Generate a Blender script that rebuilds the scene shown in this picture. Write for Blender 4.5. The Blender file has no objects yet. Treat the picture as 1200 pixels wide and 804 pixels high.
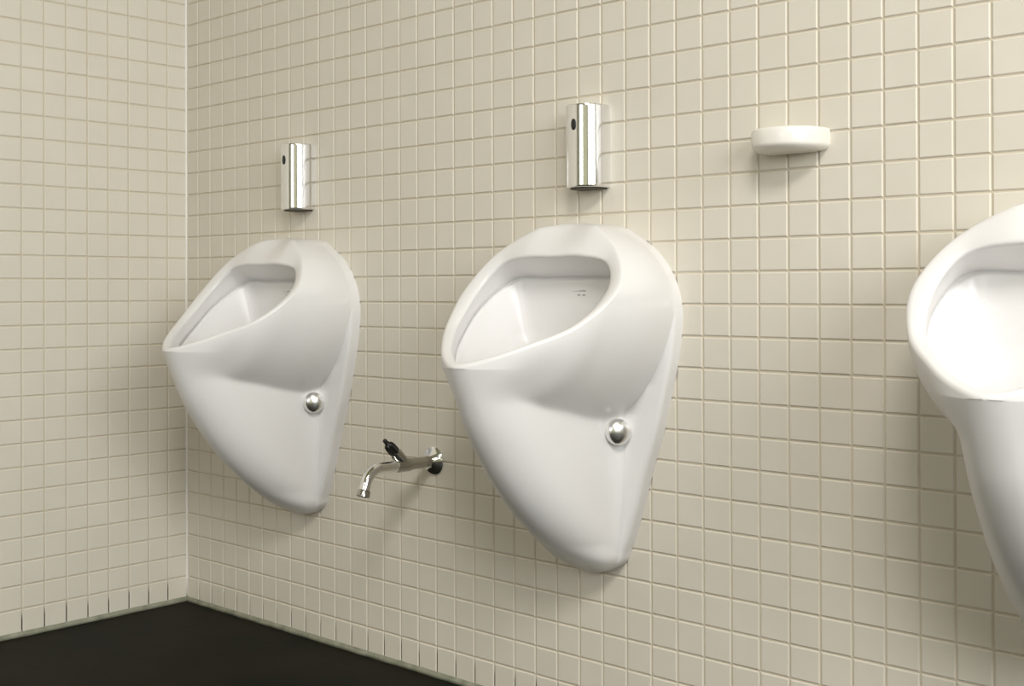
import bpy, math, random
import numpy as np
random.seed(7)
S = bpy.context.scene
C = bpy.context.collection
R = math.radians

# ------------------------------------------------------------------ camera
CAM = np.array([2.5171, -1.5968, 0.7224])
ROT = (1.5744, 0.0028, 0.7443)
cd = bpy.data.cameras.new('camera'); cam = bpy.data.objects.new('camera', cd); C.objects.link(cam)
cam.location = CAM; cam.rotation_euler = ROT
cd.sensor_width = 36.0; cd.sensor_fit = 'HORIZONTAL'
cd.lens = 36.0 * 1427.0 / 1200.0
cd.shift_y = -66.5 / 1200.0
cd.clip_start = 0.02
S.camera = cam

# ------------------------------------------------------------------ world, lights, exposure
w = bpy.data.worlds.new('world'); S.world = w; w.use_nodes = True
w.node_tree.nodes['Background'].inputs[0].default_value = (0.62, 0.78, 1.0, 1)
w.node_tree.nodes['Background'].inputs[1].default_value = 1.0

def area(name, loc, rot, sx, sy, power, col):
    l = bpy.data.lights.new(name, 'AREA'); l.shape = 'RECTANGLE'; l.size = sx; l.size_y = sy
    l.energy = power; l.color = col
    o = bpy.data.objects.new(name, l); C.objects.link(o); o.location = loc; o.rotation_euler = rot
    return o
ROOM_X, ROOM_Y, ROOM_Z = 5.0, -4.2, 2.7
# daylight entering by the window of the front wall, and by the window of the right wall
W1 = dict(x0=1.20, x1=2.45, z0=0.95, z1=2.35)      # front wall (y = ROOM_Y)
W2 = dict(y0=-3.40, y1=-0.60, z0=1.00, z1=2.60)     # right wall (x = ROOM_X)
area('daylight_front', ((W1['x0']+W1['x1'])/2, ROOM_Y+0.03, (W1['z0']+W1['z1'])/2), (R(90), 0, 0),
     W1['x1']-W1['x0']-.1, W1['z1']-W1['z0']-.1, 12, (1.0, 0.99, 0.97))
area('daylight_right', (ROOM_X-0.03, (W2['y0']+W2['y1'])/2, (W2['z0']+W2['z1'])/2), (0, R(90), 0),
     W2['z1']-W2['z0']-.1, W2['y1']-W2['y0']-.1, 84, (0.97, 0.985, 0.975))
LAMP = (3.0, -2.1)
area('ceiling_light', (LAMP[0], LAMP[1], ROOM_Z-.075), (0, 0, 0), 0.9, 0.9, 62, (1.0, 0.965, 0.925))
S.view_settings.view_transform = 'Standard'; S.view_settings.look = 'None'
S.view_settings.gamma = 1.0; S.view_settings.use_curve_mapping = False
S.view_settings.exposure = 0.38

# ------------------------------------------------------------------ materials
def mat(name, col, rough=0.5, metal=0.0, noise=None, bump=None, coat=0.0, spec=None):
    m = bpy.data.materials.new(name); m.use_nodes = True
    nt = m.node_tree; b = nt.nodes['Principled BSDF']
    b.inputs['Base Color'].default_value = (*col, 1); b.inputs['Roughness'].default_value = rough
    b.inputs['Metallic'].default_value = metal; b.inputs['Coat Weight'].default_value = coat
    b.inputs['Coat Roughness'].default_value = 0.05
    if spec is not None: b.inputs['Specular IOR Level'].default_value = spec
    tc = nt.nodes.new('ShaderNodeNewGeometry')
    if noise:
        sc, amt, col2 = noise
        n = nt.nodes.new('ShaderNodeTexNoise'); n.inputs['Scale'].default_value = sc; n.inputs['Detail'].default_value = 5
        nt.links.new(tc.outputs['Position'], n.inputs['Vector'])
        mx = nt.nodes.new('ShaderNodeMix'); mx.data_type = 'RGBA'
        mr = nt.nodes.new('ShaderNodeMapRange'); mr.inputs[1].default_value = .35; mr.inputs[2].default_value = .65; mr.inputs[4].default_value = amt
        nt.links.new(n.outputs['Fac'], mr.inputs[0]); nt.links.new(mr.outputs[0], mx.inputs[0])
        mx.inputs[6].default_value = (*col, 1); mx.inputs[7].default_value = (*col2, 1)
        nt.links.new(mx.outputs[2], b.inputs['Base Color'])
    if bump:
        sc, st, di = bump
        n = nt.nodes.new('ShaderNodeTexNoise'); n.inputs['Scale'].default_value = sc; n.inputs['Detail'].default_value = 3
        nt.links.new(tc.outputs['Position'], n.inputs['Vector'])
        bp = nt.nodes.new('ShaderNodeBump'); bp.inputs['Strength'].default_value = st; bp.inputs['Distance'].default_value = di
        nt.links.new(n.outputs['Fac'], bp.inputs['Height']); nt.links.new(bp.outputs[0], b.inputs['Normal'])
    return m
M = {}
M['tile'] = mat('tile_glaze', (0.715, 0.67, 0.58), 0.42, noise=(9, .5, (0.675, 0.63, 0.54)), bump=(14, .25, .004), spec=.35)
M['ceramic'] = mat('white_ceramic', (0.785, 0.77, 0.762), 0.3)
M['dish'] = mat('cream_ceramic', (0.84, 0.81, 0.75), 0.3)
M['cap'] = mat('satin_chrome', (0.88, 0.87, 0.85), 0.24, 1.0)
M['chrome'] = mat('chrome', (0.86, 0.86, 0.86), 0.09, 1.0)
M['steel'] = mat('brushed_steel', (0.84, 0.84, 0.85), 0.13, 1.0)
M['dull'] = mat('dull_chrome', (0.44, 0.43, 0.39), 0.2, 1.0)
M['black'] = mat('black_plastic', (0.012, 0.012, 0.012), 0.35)
M['dark'] = mat('dark_gap', (0.05, 0.045, 0.035), 0.6)
M['mark'] = mat('grey_print', (0.38, 0.38, 0.38), 0.5)
M['seal'] = mat('white_sealant', (0.84, 0.82, 0.77), 0.5)
M['skirt'] = mat('grey_grout_skirting', (0.33, 0.33, 0.25), 0.7, noise=(30, 1, (0.20, 0.21, 0.15)))
M['paint'] = mat('wall_paint', (0.32, 0.31, 0.20), 0.8, noise=(3, .4, (0.29, 0.28, 0.18)))
M['frame'] = mat('window_frame_paint', (0.8, 0.8, 0.78), 0.4)
M['floor'] = mat('dark_floor', (0.0045, 0.006, 0.0035), 0.6, noise=(5, 1, (0.012, 0.0095, 0.005)), bump=(60, .2, .002), spec=.10)
gl = bpy.data.materials.new('window_glass'); gl.use_nodes = True
gb = gl.node_tree.nodes['Principled BSDF']; gb.inputs['Transmission Weight'].default_value = 1; gb.inputs['Roughness'].default_value = 0; gb.inputs['IOR'].default_value = 1.45
M['glass'] = gl
# grout: tan, dirt-blackened in the lowest joints above the floor
def grout_mat():
    m = mat('grout', (0.60, 0.535, 0.42), 0.8)
    nt = m.node_tree; b = nt.nodes['Principled BSDF']
    g = nt.nodes.new('ShaderNodeNewGeometry'); sp = nt.nodes.new('ShaderNodeSeparateXYZ'); nt.links.new(g.outputs['Position'], sp.inputs[0])
    n = nt.nodes.new('ShaderNodeTexNoise'); n.inputs['Scale'].default_value = 22; nt.links.new(g.outputs['Position'], n.inputs['Vector'])
    ad = nt.nodes.new('ShaderNodeMath'); ad.operation = 'MULTIPLY_ADD'; ad.inputs[1].default_value = -0.03; nt.links.new(n.outputs['Fac'], ad.inputs[0]); nt.links.new(sp.outputs['Z'], ad.inputs[2])
    mr = nt.nodes.new('ShaderNodeMapRange'); mr.inputs[1].default_value = 0.014; mr.inputs[2].default_value = 0.031; mr.inputs[3].default_value = 1; mr.inputs[4].default_value = 0
    nt.links.new(ad.outputs[0], mr.inputs[0])
    mx = nt.nodes.new('ShaderNodeMix'); mx.data_type = 'RGBA'; nt.links.new(mr.outputs[0], mx.inputs[0])
    mx.inputs[6].default_value = (0.60, 0.535, 0.42, 1); mx.inputs[7].default_value = (0.035, 0.03, 0.02, 1)
    nt.links.new(mx.outputs[2], b.inputs['Base Color'])
    return m
M['grout'] = grout_mat()

# ------------------------------------------------------------------ mesh helpers
def obj(name, verts, faces, m, parent=None, smooth=False, kind=None, label=None, cat=None, group=None):
    me = bpy.data.meshes.new(name)
    me.from_pydata([tuple(map(float, v)) for v in verts], [], [tuple(map(int, f)) for f in faces])
    me.update()
    if m is not None: me.materials.append(M[m])
    if smooth: me.polygons.foreach_set('use_smooth', [True]*len(me.polygons))
    o = bpy.data.objects.new(name, me); C.objects.link(o)
    if parent is not None: o.parent = parent
    if kind: o['kind'] = kind
    if label: o['label'] = label
    if cat: o['category'] = cat
    if group: o['group'] = group
    return o
def thing(name, loc, label, cat, group=None):
    o = bpy.data.objects.new(name, None); C.objects.link(o); o.location = loc; o.empty_display_size = .05
    o['label'] = label; o['category'] = cat
    if group: o['group'] = group
    return o
def box(x0, x1, y0, y1, z0, z1):
    v = [(x, y, z) for z in (z0, z1) for y in (y0, y1) for x in (x0, x1)]
    f = [(0,2,3,1), (4,5,7,6), (0,1,5,4), (2,6,7,3), (0,4,6,2), (1,3,7,5)]
    return v, f
def join(parts):
    V, F = [], []
    for v, f in parts:
        n = len(V); V += list(v); F += [tuple(i+n for i in q) for q in f]
    return V, F
def loft(rings, close=True, cap0=False, cap1=False):
    n = len(rings[0]); V = [p for r in rings for p in r]; F = []
    for i in range(len(rings)-1):
        for j in range(n if close else n-1):
            k = (j+1) % n
            F.append((i*n+j, i*n+k, (i+1)*n+k, (i+1)*n+j))
    if cap0: F.append(tuple(reversed(range(n))))
    if cap1: F.append(tuple((len(rings)-1)*n+j for j in range(n)))
    return V, F
def frame_of(d):
    d = np.array(d, float); d /= np.linalg.norm(d)
    a = np.array([0, 0, 1.0]) if abs(d[2]) < .9 else np.array([1.0, 0, 0])
    u = np.cross(a, d); u /= np.linalg.norm(u); return u, np.cross(d, u), d
def lathe(origin, axis, prof, n=40):
    """profile of (radius, distance along axis)"""
    u, v, d = frame_of(axis); o = np.array(origin, float); rings = []
    for r, h in prof:
        r = max(r, 1e-5)
        rings.append([o + d*h + r*(math.cos(t)*u + math.sin(t)*v) for t in np.linspace(0, 2*math.pi, n, endpoint=False)])
    return loft(rings, True, True, True)
def tube(path, radii, n=28):
    P = np.array(path, float); rings = []; u0 = None
    for i, p in enumerate(P):
        d = P[min(i+1, len(P)-1)] - P[max(i-1, 0)]; d /= np.linalg.norm(d)
        if u0 is None: u, v, _ = frame_of(d)
        else:
            u = u0 - d*np.dot(u0, d); u /= np.linalg.norm(u); v = np.cross(d, u)
        u0 = u; r = radii[i] if hasattr(radii, '__len__') else radii
        rings.append([p + r*(math.cos(t)*u + math.sin(t)*v) for t in np.linspace(0, 2*math.pi, n, endpoint=False)])
    return loft(rings, True, True, True)
def fix_normals(o):
    import bmesh
    b = bmesh.new(); b.from_mesh(o.data); bmesh.ops.remove_doubles(b, verts=b.verts, dist=2e-5)
    bmesh.ops.recalc_face_normals(b, faces=b.faces); b.to_mesh(o.data); b.free()
def sharp(o, deg=35):
    """keep edges above the angle crisp under smooth shading"""
    import bmesh
    b = bmesh.new(); b.from_mesh(o.data)
    for e in b.edges:
        e.smooth = not (len(e.link_faces) == 2 and e.calc_face_angle(0) > R(deg))
    b.to_mesh(o.data); b.free()

# ------------------------------------------------------------------ the room shell
PITCH = 0.05; JOINT = 0.0025; DEEP = 0.0018; FLOOR_Z = -0.008
T = 0.12
obj('floor', *box(-T, ROOM_X+T, ROOM_Y-T, T, FLOOR_Z-.1, FLOOR_Z), 'floor', kind='structure')
obj('ceiling', *box(-T, ROOM_X+T, ROOM_Y-T, T, ROOM_Z, ROOM_Z+.1), 'paint', kind='structure')
wall_back = obj('wall_back', *box(-T, ROOM_X+T, DEEP, T, FLOOR_Z, ROOM_Z), 'grout', kind='structure')
wall_left = obj('wall_left', *box(-T, -DEEP, ROOM_Y, DEEP, FLOOR_Z, ROOM_Z), 'grout', kind='structure')
a, b_ = W1, W2
obj('wall_front', *join([box(-T, a['x0'], ROOM_Y-T, ROOM_Y, FLOOR_Z, ROOM_Z), box(a['x1'], ROOM_X+T, ROOM_Y-T, ROOM_Y, FLOOR_Z, ROOM_Z),
    box(a['x0'], a['x1'], ROOM_Y-T, ROOM_Y, FLOOR_Z, a['z0']), box(a['x0'], a['x1'], ROOM_Y-T, ROOM_Y, a['z1'], ROOM_Z)]), 'paint', kind='structure')
obj('wall_right', *join([box(ROOM_X, ROOM_X+T, ROOM_Y, b_['y0'], FLOOR_Z, ROOM_Z), box(ROOM_X, ROOM_X+T, b_['y1'], DEEP, FLOOR_Z, ROOM_Z),
    box(ROOM_X, ROOM_X+T, b_['y0'], b_['y1'], FLOOR_Z, b_['z0']), box(ROOM_X, ROOM_X+T, b_['y0'], b_['y1'], b_['z1'], ROOM_Z)]), 'paint', kind='structure')
def window(n, axis, p, q0, q1, z0, z1):
    def bb(a0, a1, d0, d1, c0, c1): return box(a0, a1, d0, d1, c0, c1) if axis == 'y' else box(d0, d1, a0, a1, c0, c1)
    fr = .05; s = -1 if axis == 'y' else 1
    d0, d1 = sorted((p+s*.04, p+s*.09)); g0, g1 = sorted((p+s*.06, p+s*.066))
    o = obj('window_%d' % n, *join([bb(q0, q0+fr, d0, d1, z0, z1), bb(q1-fr, q1, d0, d1, z0, z1), bb(q0+fr, q1-fr, d0, d1, z0, z0+fr), bb(q0+fr, q1-fr, d0, d1, z1-fr, z1)]), 'frame', kind='structure')
    obj('window_pane', *bb(q0+fr, q1-fr, g0, g1, z0+fr, z1-fr), 'glass', o)
window(1, 'y', ROOM_Y, a['x0'], a['x1'], a['z0'], a['z1'])
window(2, 'x', ROOM_X, b_['y0'], b_['y1'], b_['z0'], b_['z1'])
# pale strip of grout where the tiled walls meet the floor, and the bead in the corner
def strip(pts, name):
    V, F = [], []; k = 3
    for x, dx in pts: V += [dx(x, 0, FLOOR_Z), dx(x, -1, FLOOR_Z), dx(x, -.7, FLOOR_Z+.006), dx(x, 0, FLOOR_Z+.0115)]
    for i in range(len(pts)-1):
        for j in range(3): F.append((i*4+j, (i+1)*4+j, (i+1)*4+j+1, i*4+j+1))
    return obj(name, V, F, 'skirt', kind='structure', smooth=True)
xs = np.linspace(0, ROOM_X, 160)
strip([(x, (lambda wd: lambda x, s, z: (x, DEEP if s == 0 else s*wd, z + (0 if z == FLOOR_Z else random.uniform(-.0012, .0012))))(random.uniform(.003, .0055))) for x in xs], 'baseboard_back')
ys = np.linspace(ROOM_Y, 0, 120)
strip([(y, (lambda wd: lambda y, s, z: (-DEEP if s == 0 else -s*wd, y, z + (0 if z == FLOOR_Z else random.uniform(-.0012, .0012))))(random.uniform(.003, .0055))) for y in ys], 'baseboard_left')
bead = []
for z in np.linspace(0.004, ROOM_Z, 60):
    r = .0032 + random.uniform(-.0004, .0004)
    bead.append([(-DEEP, -r, z), (r*.35, -r*.8, z), (r*.8, -r*.35, z), (r, DEEP, z), (-DEEP, DEEP, z)])
obj('trim_corner', *loft(bead, True, True, True), 'seal', kind='structure', smooth=True)

# ------------------------------------------------------------------ urinal body
def cat_loop(cp, m=12):
    """closed symmetric loop through right-half control points (w, d, z)"""
    cp = np.array(cp, float); full = np.vstack([cp, (cp[1:-1]*[-1, 1, 1])[::-1]]); n = len(full); out = []
    t = np.linspace(0, 1, m, endpoint=False)[:, None]
    for i in range(n):
        p, q, r, s = full[i-1], full[i], full[(i+1) % n], full[(i+2) % n]
        out.append(.5*((2*q)+(r-p)*t+(2*p-5*q+4*r-s)*t*t+(3*q-p-3*r+s)*t**3))
    return np.vstack(out)
RIM = [(0,.054,.8325), (.058,.078,.8265), (.128,.108,.784), (.1636,.149,.7247), (.138,.217,.668), (.088,.277,.637), (.045,.316,.6175), (0,.336,.6075)]
INN = [(0,.120,.779), (.060,.120,.779), (.112,.118,.766), (.135,.146,.724), (.120,.207,.670), (.076,.266,.640), (.036,.303,.6225), (0,.320,.6145)]
SEAM = [(0,.055,.745), (.06,.055,.745), (.128,.060,.743), (.145,.128,.695), (.124,.198,.642), (.080,.255,.612), (.038,.290,.596), (0,.302,.590)]
LOW = [(0,.050,.640), (.06,.050,.640), (.112,.058,.640), (.118,.130,.620), (.098,.186,.592), (.063,.230,.572), (.029,.256,.561), (0,.264,.558)]
BOT = [(0,.085,.565), (.032,.085,.565), (.055,.094,.562), (.060,.120,.558), (.050,.150,.554), (.034,.172,.552), (.016,.184,.550), (0,.188,.550)]
def interp(x, pts):
    pts = sorted(pts); xx = [p[0] for p in pts]; yy = [p[1] for p in pts]
    # monotone-ish smooth interpolation (cubic Hermite with finite-difference slopes)
    x = np.asarray(x, float); xx = np.array(xx); yy = np.array(yy)
    m = np.gradient(yy, xx); i = np.clip(np.searchsorted(xx, x)-1, 0, len(xx)-2)
    h = xx[i+1]-xx[i]; t = np.clip((x-xx[i])/h, 0, 1)
    return (2*t**3-3*t**2+1)*yy[i]+(t**3-2*t**2+t)*h*m[i]+(-2*t**3+3*t**2)*yy[i+1]+(t**3-t**2)*h*m[i+1]
FL = [(.256,.004), (.259,.026), (.265,.042), (.275,.058), (.30,.072), (.35,.091), (.43,.115), (.50,.138), (.56,.153), (.61,.165), (.65,.171), (.69,.173), (.73,.164), (.77,.140), (.795,.113), (.815,.080), (.8265,.056), (.8300,.040), (.8316,.024), (.83235,.012), (.83255,.0)]
KEEL = [(.256,.026), (.262,.036), (.269,.052), (.281,.075), (.298,.102), (.336,.152), (.38,.199), (.42,.234), (.467,.268), (.514,.296), (.547,.311), (.573,.322), (.60,.333), (.6075,.336)]
ZB = [(.03,.490), (.10,.502), (.174,.518), (.23,.529), (.276,.541), (.31,.556), (.336,.57)]
loopR = cat_loop(RIM, 12)
for q in loopR:                                  # keep the crown of the rim falling evenly to both sides
    if q[2] > .8 and abs(q[0]) < .058: q[2] = .8325-.006*(abs(q[0])/.058)**2
half = loopR[:len(loopR)//2+1]          # top centre -> tip, right side
wr_z = lambda z: np.interp(-z, -half[:, 2], half[:, 0]); dr_z = lambda z: np.interp(-z, -half[:, 2], half[:, 1])
ZS = .70; DS = float(dr_z(ZS)); WS = float(wr_z(ZS))
mono = half[half[:, 2] <= ZS]
zr_d = lambda d: np.interp(d, mono[:, 1], mono[:, 2]); wr_d = lambda d: np.interp(d, mono[:, 1], mono[:, 0])
def smax(a, b, k): h = np.clip(.5+.5*(b-a)/k, 0, 1); return a*(1-h)+b*h+k*h*(1-h)
def width(d, z, D):
    wf = float(interp(z, FL)) if z < .8325 else 0.0
    h = np.clip((d/max(D, 1e-4)-.80)/.20, 0, 1); dd = d+max(0, .336-D)*h*h*(3-2*h)*(z < .6075)   # lip outline drawn back with the keel
    # fin under the bowl
    if z < .68:
        dk = D if z < .6075 else .336
        d0 = max(dk-.095, .028); s = np.clip((d-d0)/max(dk-d0, 1e-4), 0, 1)
        base = min(.062, wf*.90)
        fin = base*np.sqrt(np.clip(1-s**2.1, 0, 1))
        fin = fin + .014*np.exp(-np.clip(d-.028, 0, 1)/.010)*min(1, max(0, (wf-base)/.05))
    else: fin = np.full_like(d, -1)
    # bowl
    if z > ZS:
        wr = float(wr_z(z)); s = np.clip((d-.02)/max(D-.02, 1e-4), 0, 1)
        bowl = wf*(1-s)+wr*s + .007*np.sin(math.pi*s)*min(1, (0.8345-z)/.05)
    else:
        zr = np.where(d < DS, ZS, zr_d(d)); w0 = np.where(d < DS, .173*(1-np.clip((d-.02)/(DS-.02), 0, 1))+WS*np.clip((d-.02)/(DS-.02), 0, 1) + .007*np.sin(math.pi*np.clip((d-.02)/(DS-.02), 0, 1)), wr_d(dd))
        zb = interp(np.clip(d, .03, .336), ZB); t = np.clip((zr-z)/np.maximum(zr-zb, 1e-4), 0, 1)
        bowl = w0*np.clip(1-t**1.72, 0, 1)**.6
    body = bowl if z > .64 else smax(fin, bowl, .007)
    if z < .66:                                     # the prow: lip outline melting into the fin
        g = np.clip((d-.215)/.075, 0, 1); g = g*g*(3-2*g)
        zf = zr_d(d); t = np.clip((zf-z)/np.maximum(zf-.552, .01), 0, 1); t = t*t*(3-2*t)
        body = body*(1-g)+g*(wr_d(dd)*(1-t)+fin*t)
    if z < .6075 and D < .04: body = fin
    # back plate
    e = np.clip((d-.018)/.008, 0, 1)
    plate = wf-.008*(1-np.sqrt(np.clip(1-e*e, 0, 1))) - np.clip(d-.026, 0, 1)*60
    if z > ZS: res = np.where(d < .02, wf, np.maximum(body, plate))
    else: res = np.where(d < .018, wf, np.minimum(np.maximum(body, plate), np.where(d < .03, wf, 1)))
    return np.maximum(res, 0)
def urinal_mesh():
    # rows of the outer shell: rim rows (one per rim sample) then rows below the tip
    rows = [(p[2], p[1], p[0]) for p in half]
    low = .6075-(.6075-.2502)*(1-np.cos(np.linspace(0, 1, 64)*math.pi/2*1.0))/(1-math.cos(math.pi/2)) if False else None
    zs = list(np.linspace(.6075, .6, 6)[1:]) + list(np.linspace(.6, .30, 64)[1:]) + list(.256+.044*(1-np.sin(np.linspace(0, 1, 16)[1:]*math.pi/2)))
    for z in zs: rows.append((z, float(interp(z, KEEL)), None))
    base = np.array([0, .010, .016, .0185, .0205, .0225, .024, .0252, .026, .0264, .027, .028, .030, .033, .037, .042, .048, .055])
    nb = 44; V = []; NC = len(base)+nb
    for z, D, wend in rows:
        sc = min(1, D*.62/.055)
        bb = base*sc
        tt = np.linspace(0, 1, nb+1)[1:]; tt = np.sin(tt*math.pi/2)*.5+tt*.5
        d = np.concatenate([bb, bb[-1]+(D-bb[-1])*tt]); W = width(d, z, D)
        if wend is not None: W[-1] = wend
        else: W[-1] = 0
        for dd, ww in zip(d, W): V.append((ww, -dd, z))
    V[0:NC] = [(0.0, v[1], v[2]) for v in V[0:NC]]
    nr = len(rows); F = []
    for i in range(nr-1):
        for j in range(NC-1): F.append((i*NC+j, i*NC+j+1, (i+1)*NC+j+1, (i+1)*NC+j))
    n = len(V); V2 = [(-x, y, z) for x, y, z in V]; F2 = [tuple(reversed([k+n for k in f])) for f in F]
    V += V2; F += F2
    # rim face and cavity, ring by ring
    L = lambda cp: cat_loop(cp, 12)
    inn, sm, lo, bo = map(L, (INN, SEAM, LOW, BOT)); r = loopR.copy()
    nrm = np.array([0, .25, .97])                              # outward normal of the rim plane in (w, d, z)
    rings = [r, r+(inn-r)*.05+nrm*.0016, r+(inn-r)*.14+nrm*.0034, r+(inn-r)*.30+nrm*.0042, r+(inn-r)*.55+nrm*.0036, r+(inn-r)*.78+nrm*.0022,
             r+(inn-r)*.92+nrm*.0002, inn+nrm*-.0025, inn+(sm-inn)*.16, inn+(sm-inn)*.4, inn+(sm-inn)*.7, sm]
    cen = sm.mean(0)
    out = (sm-cen)*[1, 1, 0]; out /= np.linalg.norm(out, axis=1)[:, None]
    dn = np.array([0, 0, -1.0])
    rings += [sm+out*.004+dn*.001, sm+out*.004+dn*.0035, sm-out*.004+dn*.004, sm-out*.0055+dn*.008]
    st = rings[-1]
    for t in (.3, .6, .85, 1): rings.append(st+(lo-st)*t)
    for t in (.2, .45, .75, 1): rings.append(lo+(bo-lo)*t + np.array([0, 0, -1.])*.012*math.sin(math.pi*t)*0)
    c = bo.mean(0)+[0, 0, -.004]
    rings += [bo+(c-bo)*.5, bo+(c-bo)*.97]
    rr = [[(p[0], -p[1], p[2]) for p in q] for q in rings]
    v3, f3 = loft(rr, True, False, True)
    n = len(V); V += v3; F += [tuple(k+n for k in f) for f in f3]
    return V, F
ug = 'white ceramic urinals along the tiled wall'
UX = [0.458, 1.24, 2.022]
ULAB = ['white ceramic urinal closest to the room corner, its pointed lip crossing the corner line',
        'white ceramic urinal between the wall tap and the soap dish, seen whole',
        'white ceramic urinal cut off by the right edge of the photo, beyond the soap dish']
U0 = thing('urinal', (UX[0], 0, 0), ULAB[0], 'urinal', ug)
body = obj('bowl', *urinal_mesh(), 'ceramic', U0, smooth=True); fix_normals(body)
for s in (1, -1):
    ax = np.array([s*.80, -.60, 0.0])
    v, f = lathe(np.array([s*.073, -.040, .495])-ax*.006, ax, [(.0, .0), (.0205, .0), (.0212, .008), (.0212, .0125), (.0205, .0155), (.0185, .0185), (.0150, .0210), (.0100, .0228), (.0050, .0236), (.0, .0238)], 44)
    o = obj('bolt_cap', v, f, 'cap', U0, smooth=True, label='round chrome bolt cap'); sharp(o, 40)
# faint two-line print on the back wall of the bowl (too small to be read)
def print_mark():
    P = []
    def dash(x0, x1, z0, z1): 
        y0 = -.052; y1 = -.0588
        P.append(box(x0, x1, y1, y0, z0, z1))
    x = -.003
    for k in range(8):
        wd = .0026; dash(x, x+wd, .7205, .7212 + (.0016 if k % 3 else .0022)); x += wd+.0008
    for x0 in (.006, .0165):
        for k in range(3): dash(x0+k*.0021, x0+k*.0021+.0014, .7140, .7160)
    return join(P)
U = [U0]
mk = obj('printed_mark', *print_mark(), 'mark', U0, label='small grey two-line print')
for x, lab in zip(UX[1:], ULAB[1:]):
    r_ = U0.copy(); C.objects.link(r_); r_.location.x = x; r_['label'] = lab
    for ch in list(U0.children):
        c_ = ch.copy(); C.objects.link(c_); c_.parent = r_
    U.append(r_)

# ------------------------------------------------------------------ tiles
def tile_geo(x0, x1, z0, z1, tilt=(0, 0), side='back'):
    j = JOINT/2; b = .0017; bd = .0014; th = .004
    a0, a1, c0, c1 = x0+j, x1-j, z0+j, z1-j
    V = []
    for (p, q) in ((a0, c0), (a1, c0), (a1, c1), (a0, c1)): V.append((p, th, q))
    for (p, q) in ((a0, c0), (a1, c0), (a1, c1), (a0, c1)): V.append((p, bd, q))
    mx, mz = (a0+a1)/2, (c0+c1)/2
    for (p, q) in ((a0+b, c0+b), (a1-b, c0+b), (a1-b, c1-b), (a0+b, c1-b)): V.append((p, (p-mx)*tilt[0]+(q-mz)*tilt[1], q))
    F = [(8, 9, 10, 11)] + [(i, (i+1) % 4, 4+(i+1) % 4, 4+i) for i in range(4)] + [(4+i, 4+(i+1) % 4, 8+(i+1) % 4, 8+i) for i in range(4)]
    if side == 'left':   # maps along-wall coordinate to -y and depth to -x
        V = [(-y, -x, z) for x, y, z in V]; F = [tuple(reversed(f)) for f in F]
    return V, F
def eul(rx, ry, rz):
    cx, sx, cy, sy, cz, sz = math.cos(rx), math.sin(rx), math.cos(ry), math.sin(ry), math.cos(rz), math.sin(rz)
    return np.array([[cz, -sz, 0], [sz, cz, 0], [0, 0, 1]]) @ np.array([[cy, 0, sy], [0, 1, 0], [-sy, 0, cy]]) @ np.array([[1, 0, 0], [0, cx, -sx], [0, sx, cx]])
RM = eul(*ROT)
def to_px(p):
    q = (np.array(p)-CAM) @ RM
    if q[2] > -.05: return None
    return 600+1427*q[0]/-q[2], 335.5-1427*q[1]/-q[2]
# wall cells hidden behind the urinals from the photographed view (3x3 samples a cell)
hid = {}
bv = np.array([v.co[:] for v in body.data.vertices])
for x in UX:
    P = bv+[x, 0, 0]; t = CAM[1]/(CAM[1]-P[:, 1]); X = CAM[0]+(P[:, 0]-CAM[0])*t; Z = CAM[2]+(P[:, 2]-CAM[2])*t
    for a_, c_ in set(zip(np.floor(X/PITCH*3).astype(int), np.floor(Z/PITCH*3).astype(int))):
        hid.setdefault((a_//3, c_//3), set()).add((a_, c_))
def lay(side, wall, ncol, nrow):
    cells = []
    for i in range(ncol):
        for k in range(nrow):
            c = ((i+.5)*PITCH, 0, (k+.5)*PITCH) if side == 'back' else (0, -(i+.5)*PITCH, (k+.5)*PITCH)
            px = to_px(c)
            vis = px is not None and -16 < px[0] < 1216 and -16 < px[1] < 820 and not (side == 'back' and len(hid.get((i, k), ())) >= 9)
            d = np.linalg.norm(np.array(c)-CAM)
            area_ = abs(CAM[1] if side == 'back' else CAM[0])/d**3
            cells.append((0 if vis else 1, -area_, i, k))
    cells.sort(); near = [c for c in cells if c[0] == 0][:300]; rest = [c for c in cells if c not in set(near)]
    protos = []
    for q in range(6):
        v, f = tile_geo(0, PITCH, 0, PITCH, (random.uniform(-.006, .006), random.uniform(-.006, .006)), side)
        me = bpy.data.meshes.new('tile'); me.from_pydata(v, [], f); me.materials.append(M['tile']); protos.append(me)
    for c in near:
        o = bpy.data.objects.new('tile', random.choice(protos)); C.objects.link(o); o.parent = wall
        o.location = (c[2]*PITCH, random.uniform(-.0002, .0002), c[3]*PITCH) if side == 'back' else (random.uniform(-.0002, .0002), -c[2]*PITCH, c[3]*PITCH)
    V, F = [], []
    for c in rest:
        v, f = tile_geo(c[2]*PITCH, (c[2]+1)*PITCH, c[3]*PITCH, (c[3]+1)*PITCH, (random.uniform(-.006, .006), random.uniform(-.006, .006)), side)
        n = len(V); V += v; F += [tuple(i+n for i in q) for q in f]
    o = obj('tile', V, F, 'tile', wall); o['kind'] = 'stuff'
lay('back', wall_back, int(ROOM_X/PITCH), 51)
lay('left', wall_left, int(-ROOM_Y/PITCH), 51)

# ------------------------------------------------------------------ ceiling lamp
lp = thing('ceiling_lamp', (LAMP[0], LAMP[1], ROOM_Z), 'square white ceiling lamp outside the photo, above the front of the room', 'lamp')
obj('housing', *join([box(-.5, .5, -.5, .5, -.05, 0), box(-.5, -.48, -.5, .5, -.085, -.05), box(.48, .5, -.5, .5, -.085, -.05), box(-.48, .48, -.5, -.48, -.085, -.05), box(-.48, .48, .48, .5, -.085, -.05)]), 'frame', lp)

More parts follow.
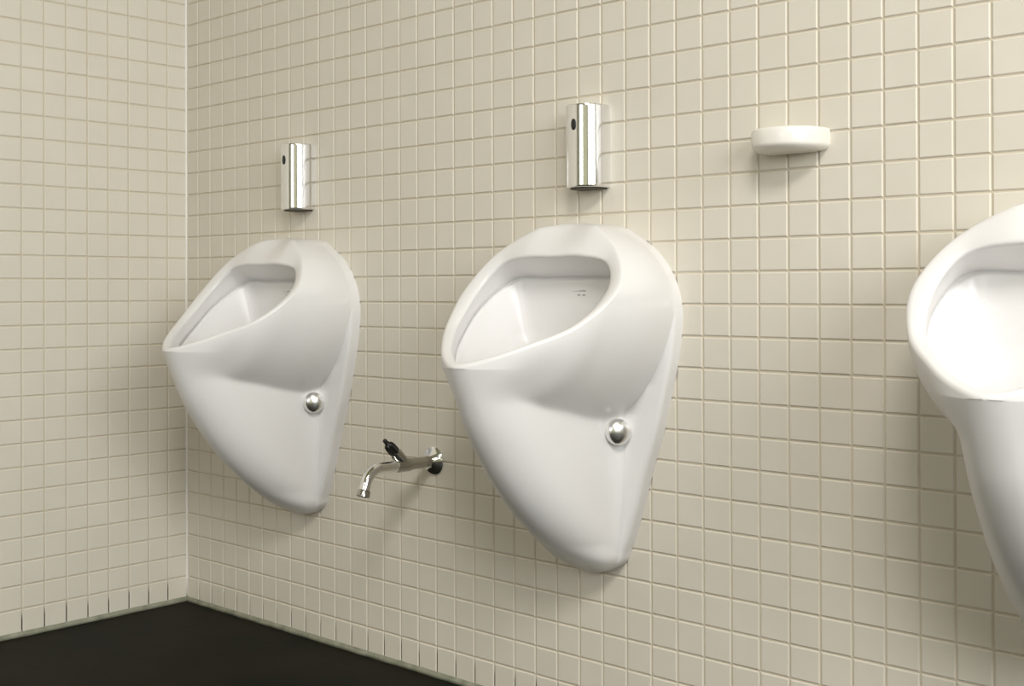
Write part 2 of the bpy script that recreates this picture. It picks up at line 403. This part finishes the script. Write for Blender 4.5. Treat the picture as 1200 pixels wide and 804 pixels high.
# ------------------------------------------------------------------ flush valves
def flush(x, lab):
    t = thing('flush_valve', (x, 0, .893), lab, 'flush valve', 'chrome flush valves above the urinals')
    r = .035; dc = .018; H = .137
    def sec(rr, z):
        pts = [(rr, 0)] + [(rr*math.cos(a_), -dc-rr*math.sin(a_)) for a_ in np.linspace(0, math.pi, 49)] + [(-rr, 0)]
        return [(p, q if q else -.0, z) for p, q in pts]
    v, f = loft([sec(r-.0015, 0), sec(r-.0004, .0006), sec(r, .0018), sec(r, .004), sec(r, .008), sec(r, H-.008), sec(r, H-.004), sec(r, H-.0018), sec(r-.0004, H-.0006), sec(r-.0015, H)], True, True, True)
    o = obj('cover', v, f, 'steel', t, smooth=True); sharp(o, 40)
    v, f = loft([sec(r-.007, -.0022), sec(r-.007, .001)], True, True, True)
    o = obj('base_rim', v, f, 'dark', t, smooth=True, label='dark recessed underside'); sharp(o, 40)
    # oval sensor eye near the top of the front
    rings = []
    for k, dy in ((1.0, 0.0), (1.0, .0012), (.8, .0018), (.01, .0018)):
        rings.append([(.0052*k*math.cos(q), -dc-r*math.cos(math.asin(min(1, abs(.0052*k*math.cos(q))/r)))-dy+.0004, .103+.0095*k*math.sin(q)) for q in np.linspace(0, 2*math.pi, 28, endpoint=False)])
    obj('sensor', *loft(rings, True, False, True), 'black', t, smooth=True, label='small black oval sensor eye')
    return t
flush(0.450, 'chrome cylindrical flush valve above the urinal nearest the corner')
flush(1.234, 'chrome cylindrical flush valve above the middle urinal, left of the soap dish')

# ------------------------------------------------------------------ soap dish
def soap_dish():
    t = thing('soap_dish', (1.613, 0, .928), 'small cream ceramic soap dish on the tiles, right of the middle urinal', 'soap dish')
    A, B = .056, .072
    def sec(k, z, inset=0):
        return [((A-inset)*k*math.copysign(abs(math.cos(q))**.85, math.cos(q)), -(B-inset)*k*abs(math.sin(q))**.85, z) for q in np.linspace(0, math.pi, 49)]
    rings = [sec(.60, -.006), sec(.88, -.004), sec(.965, 0), sec(.99, .002), sec(1, .005), sec(1, .022), sec(.985, .0255), sec(.96, .027), sec(.90, .0265), sec(.87, .024), sec(.82, .016), sec(.6, .013), sec(.1, .012)]
    v, f = loft(rings, True, True, True)
    o = obj('tray', v, f, 'dish', t, smooth=True); fix_normals(o); sharp(o, 50)
soap_dish()

# ------------------------------------------------------------------ wall tap
def tap():
    X0 = .844; Z0 = .4005
    t = thing('wall_tap', (X0, 0, Z0), 'small chrome wall tap with a black handle, between the two left urinals', 'tap')
    o = obj('wall_flange', *lathe((0, 0, 0), (0, -1, 0), [(.0, 0), (.0268, 0), (.0272, .002), (.026, .004), (.022, .0065), (.015, .009), (.0115, .012), (.0, .012)], 48), 'chrome', t, smooth=True); sharp(o)
    o = obj('inlet_pipe', *lathe((0, -.008, 0), (0, -1, 0), [(.0, 0), (.0104, 0), (.0104, .050), (.0114, .052), (.0114, .058), (.0, .058)], 32), 'dull', t, smooth=True); sharp(o)
    o = obj('valve_body', *lathe((0, -.060, 0), (0, -1, 0), [(.0, 0), (.0112, 0), (.0124, .004), (.0124, .030), (.0112, .036), (.0, .036)], 32), 'dull', t, smooth=True); sharp(o)
    hd = np.array([0, -.72, .69]); base = np.array([0, -.078, .006])
    o = obj('valve_neck', *lathe(base, hd, [(.0, 0), (.0112, 0), (.0112, .023), (.0098, .025), (.0098, .030), (.0, .030)], 32), 'dull', t, smooth=True); sharp(o)
    # black fluted handle with a small tip
    rings = []
    u, v_, d = frame_of(hd); o0 = base+d*.028
    for r, h, fl in ((.002, 0, 0), (.0088, .0, .08), (.0094, .002, .10), (.0092, .014, .12), (.0080, .022, .12), (.0066, .0245, .1), (.0042, .0255, 0), (.0040, .035, 0), (.0032, .0365, 0), (.0004, .037, 0)):
        rings.append([o0+d*h+r*(1+fl*math.cos(6*q))*(math.cos(q)*u+math.sin(q)*v_) for q in np.linspace(0, 2*math.pi, 48, endpoint=False)])
    o = obj('handle', *loft(rings, True, True, True), 'black', t, smooth=True, label='black fluted plastic handle')
    # spout: straight, then bending down
    path = [(0, -.094, 0), (0, -.115, .0005), (0, -.134, .001)]
    for q in np.linspace(0, R(72), 12)[1:]:
        path.append((0, -.134-.036*math.sin(q), .001-.036*(1-math.cos(q))))
    q = R(72); p = np.array(path[-1]); dr = np.array([0, -math.cos(q), -math.sin(q)])
    path += [tuple(p+dr*.006), tuple(p+dr*.013)]
    o = obj('spout', *tube(path, [.0108]+[.0106]*(3)+[.0100]*(len(path)-4), 28), 'chrome', t, smooth=True); sharp(o)
    e = np.array(path[-1])-dr*.002
    o = obj('outlet_ring', *lathe(e, dr, [(.0, 0), (.0104, 0), (.0118, .003), (.0122, .012), (.0106, .013), (.0096, .010), (.0, .010)], 32), 'dull', t, smooth=True); sharp(o)
tap()
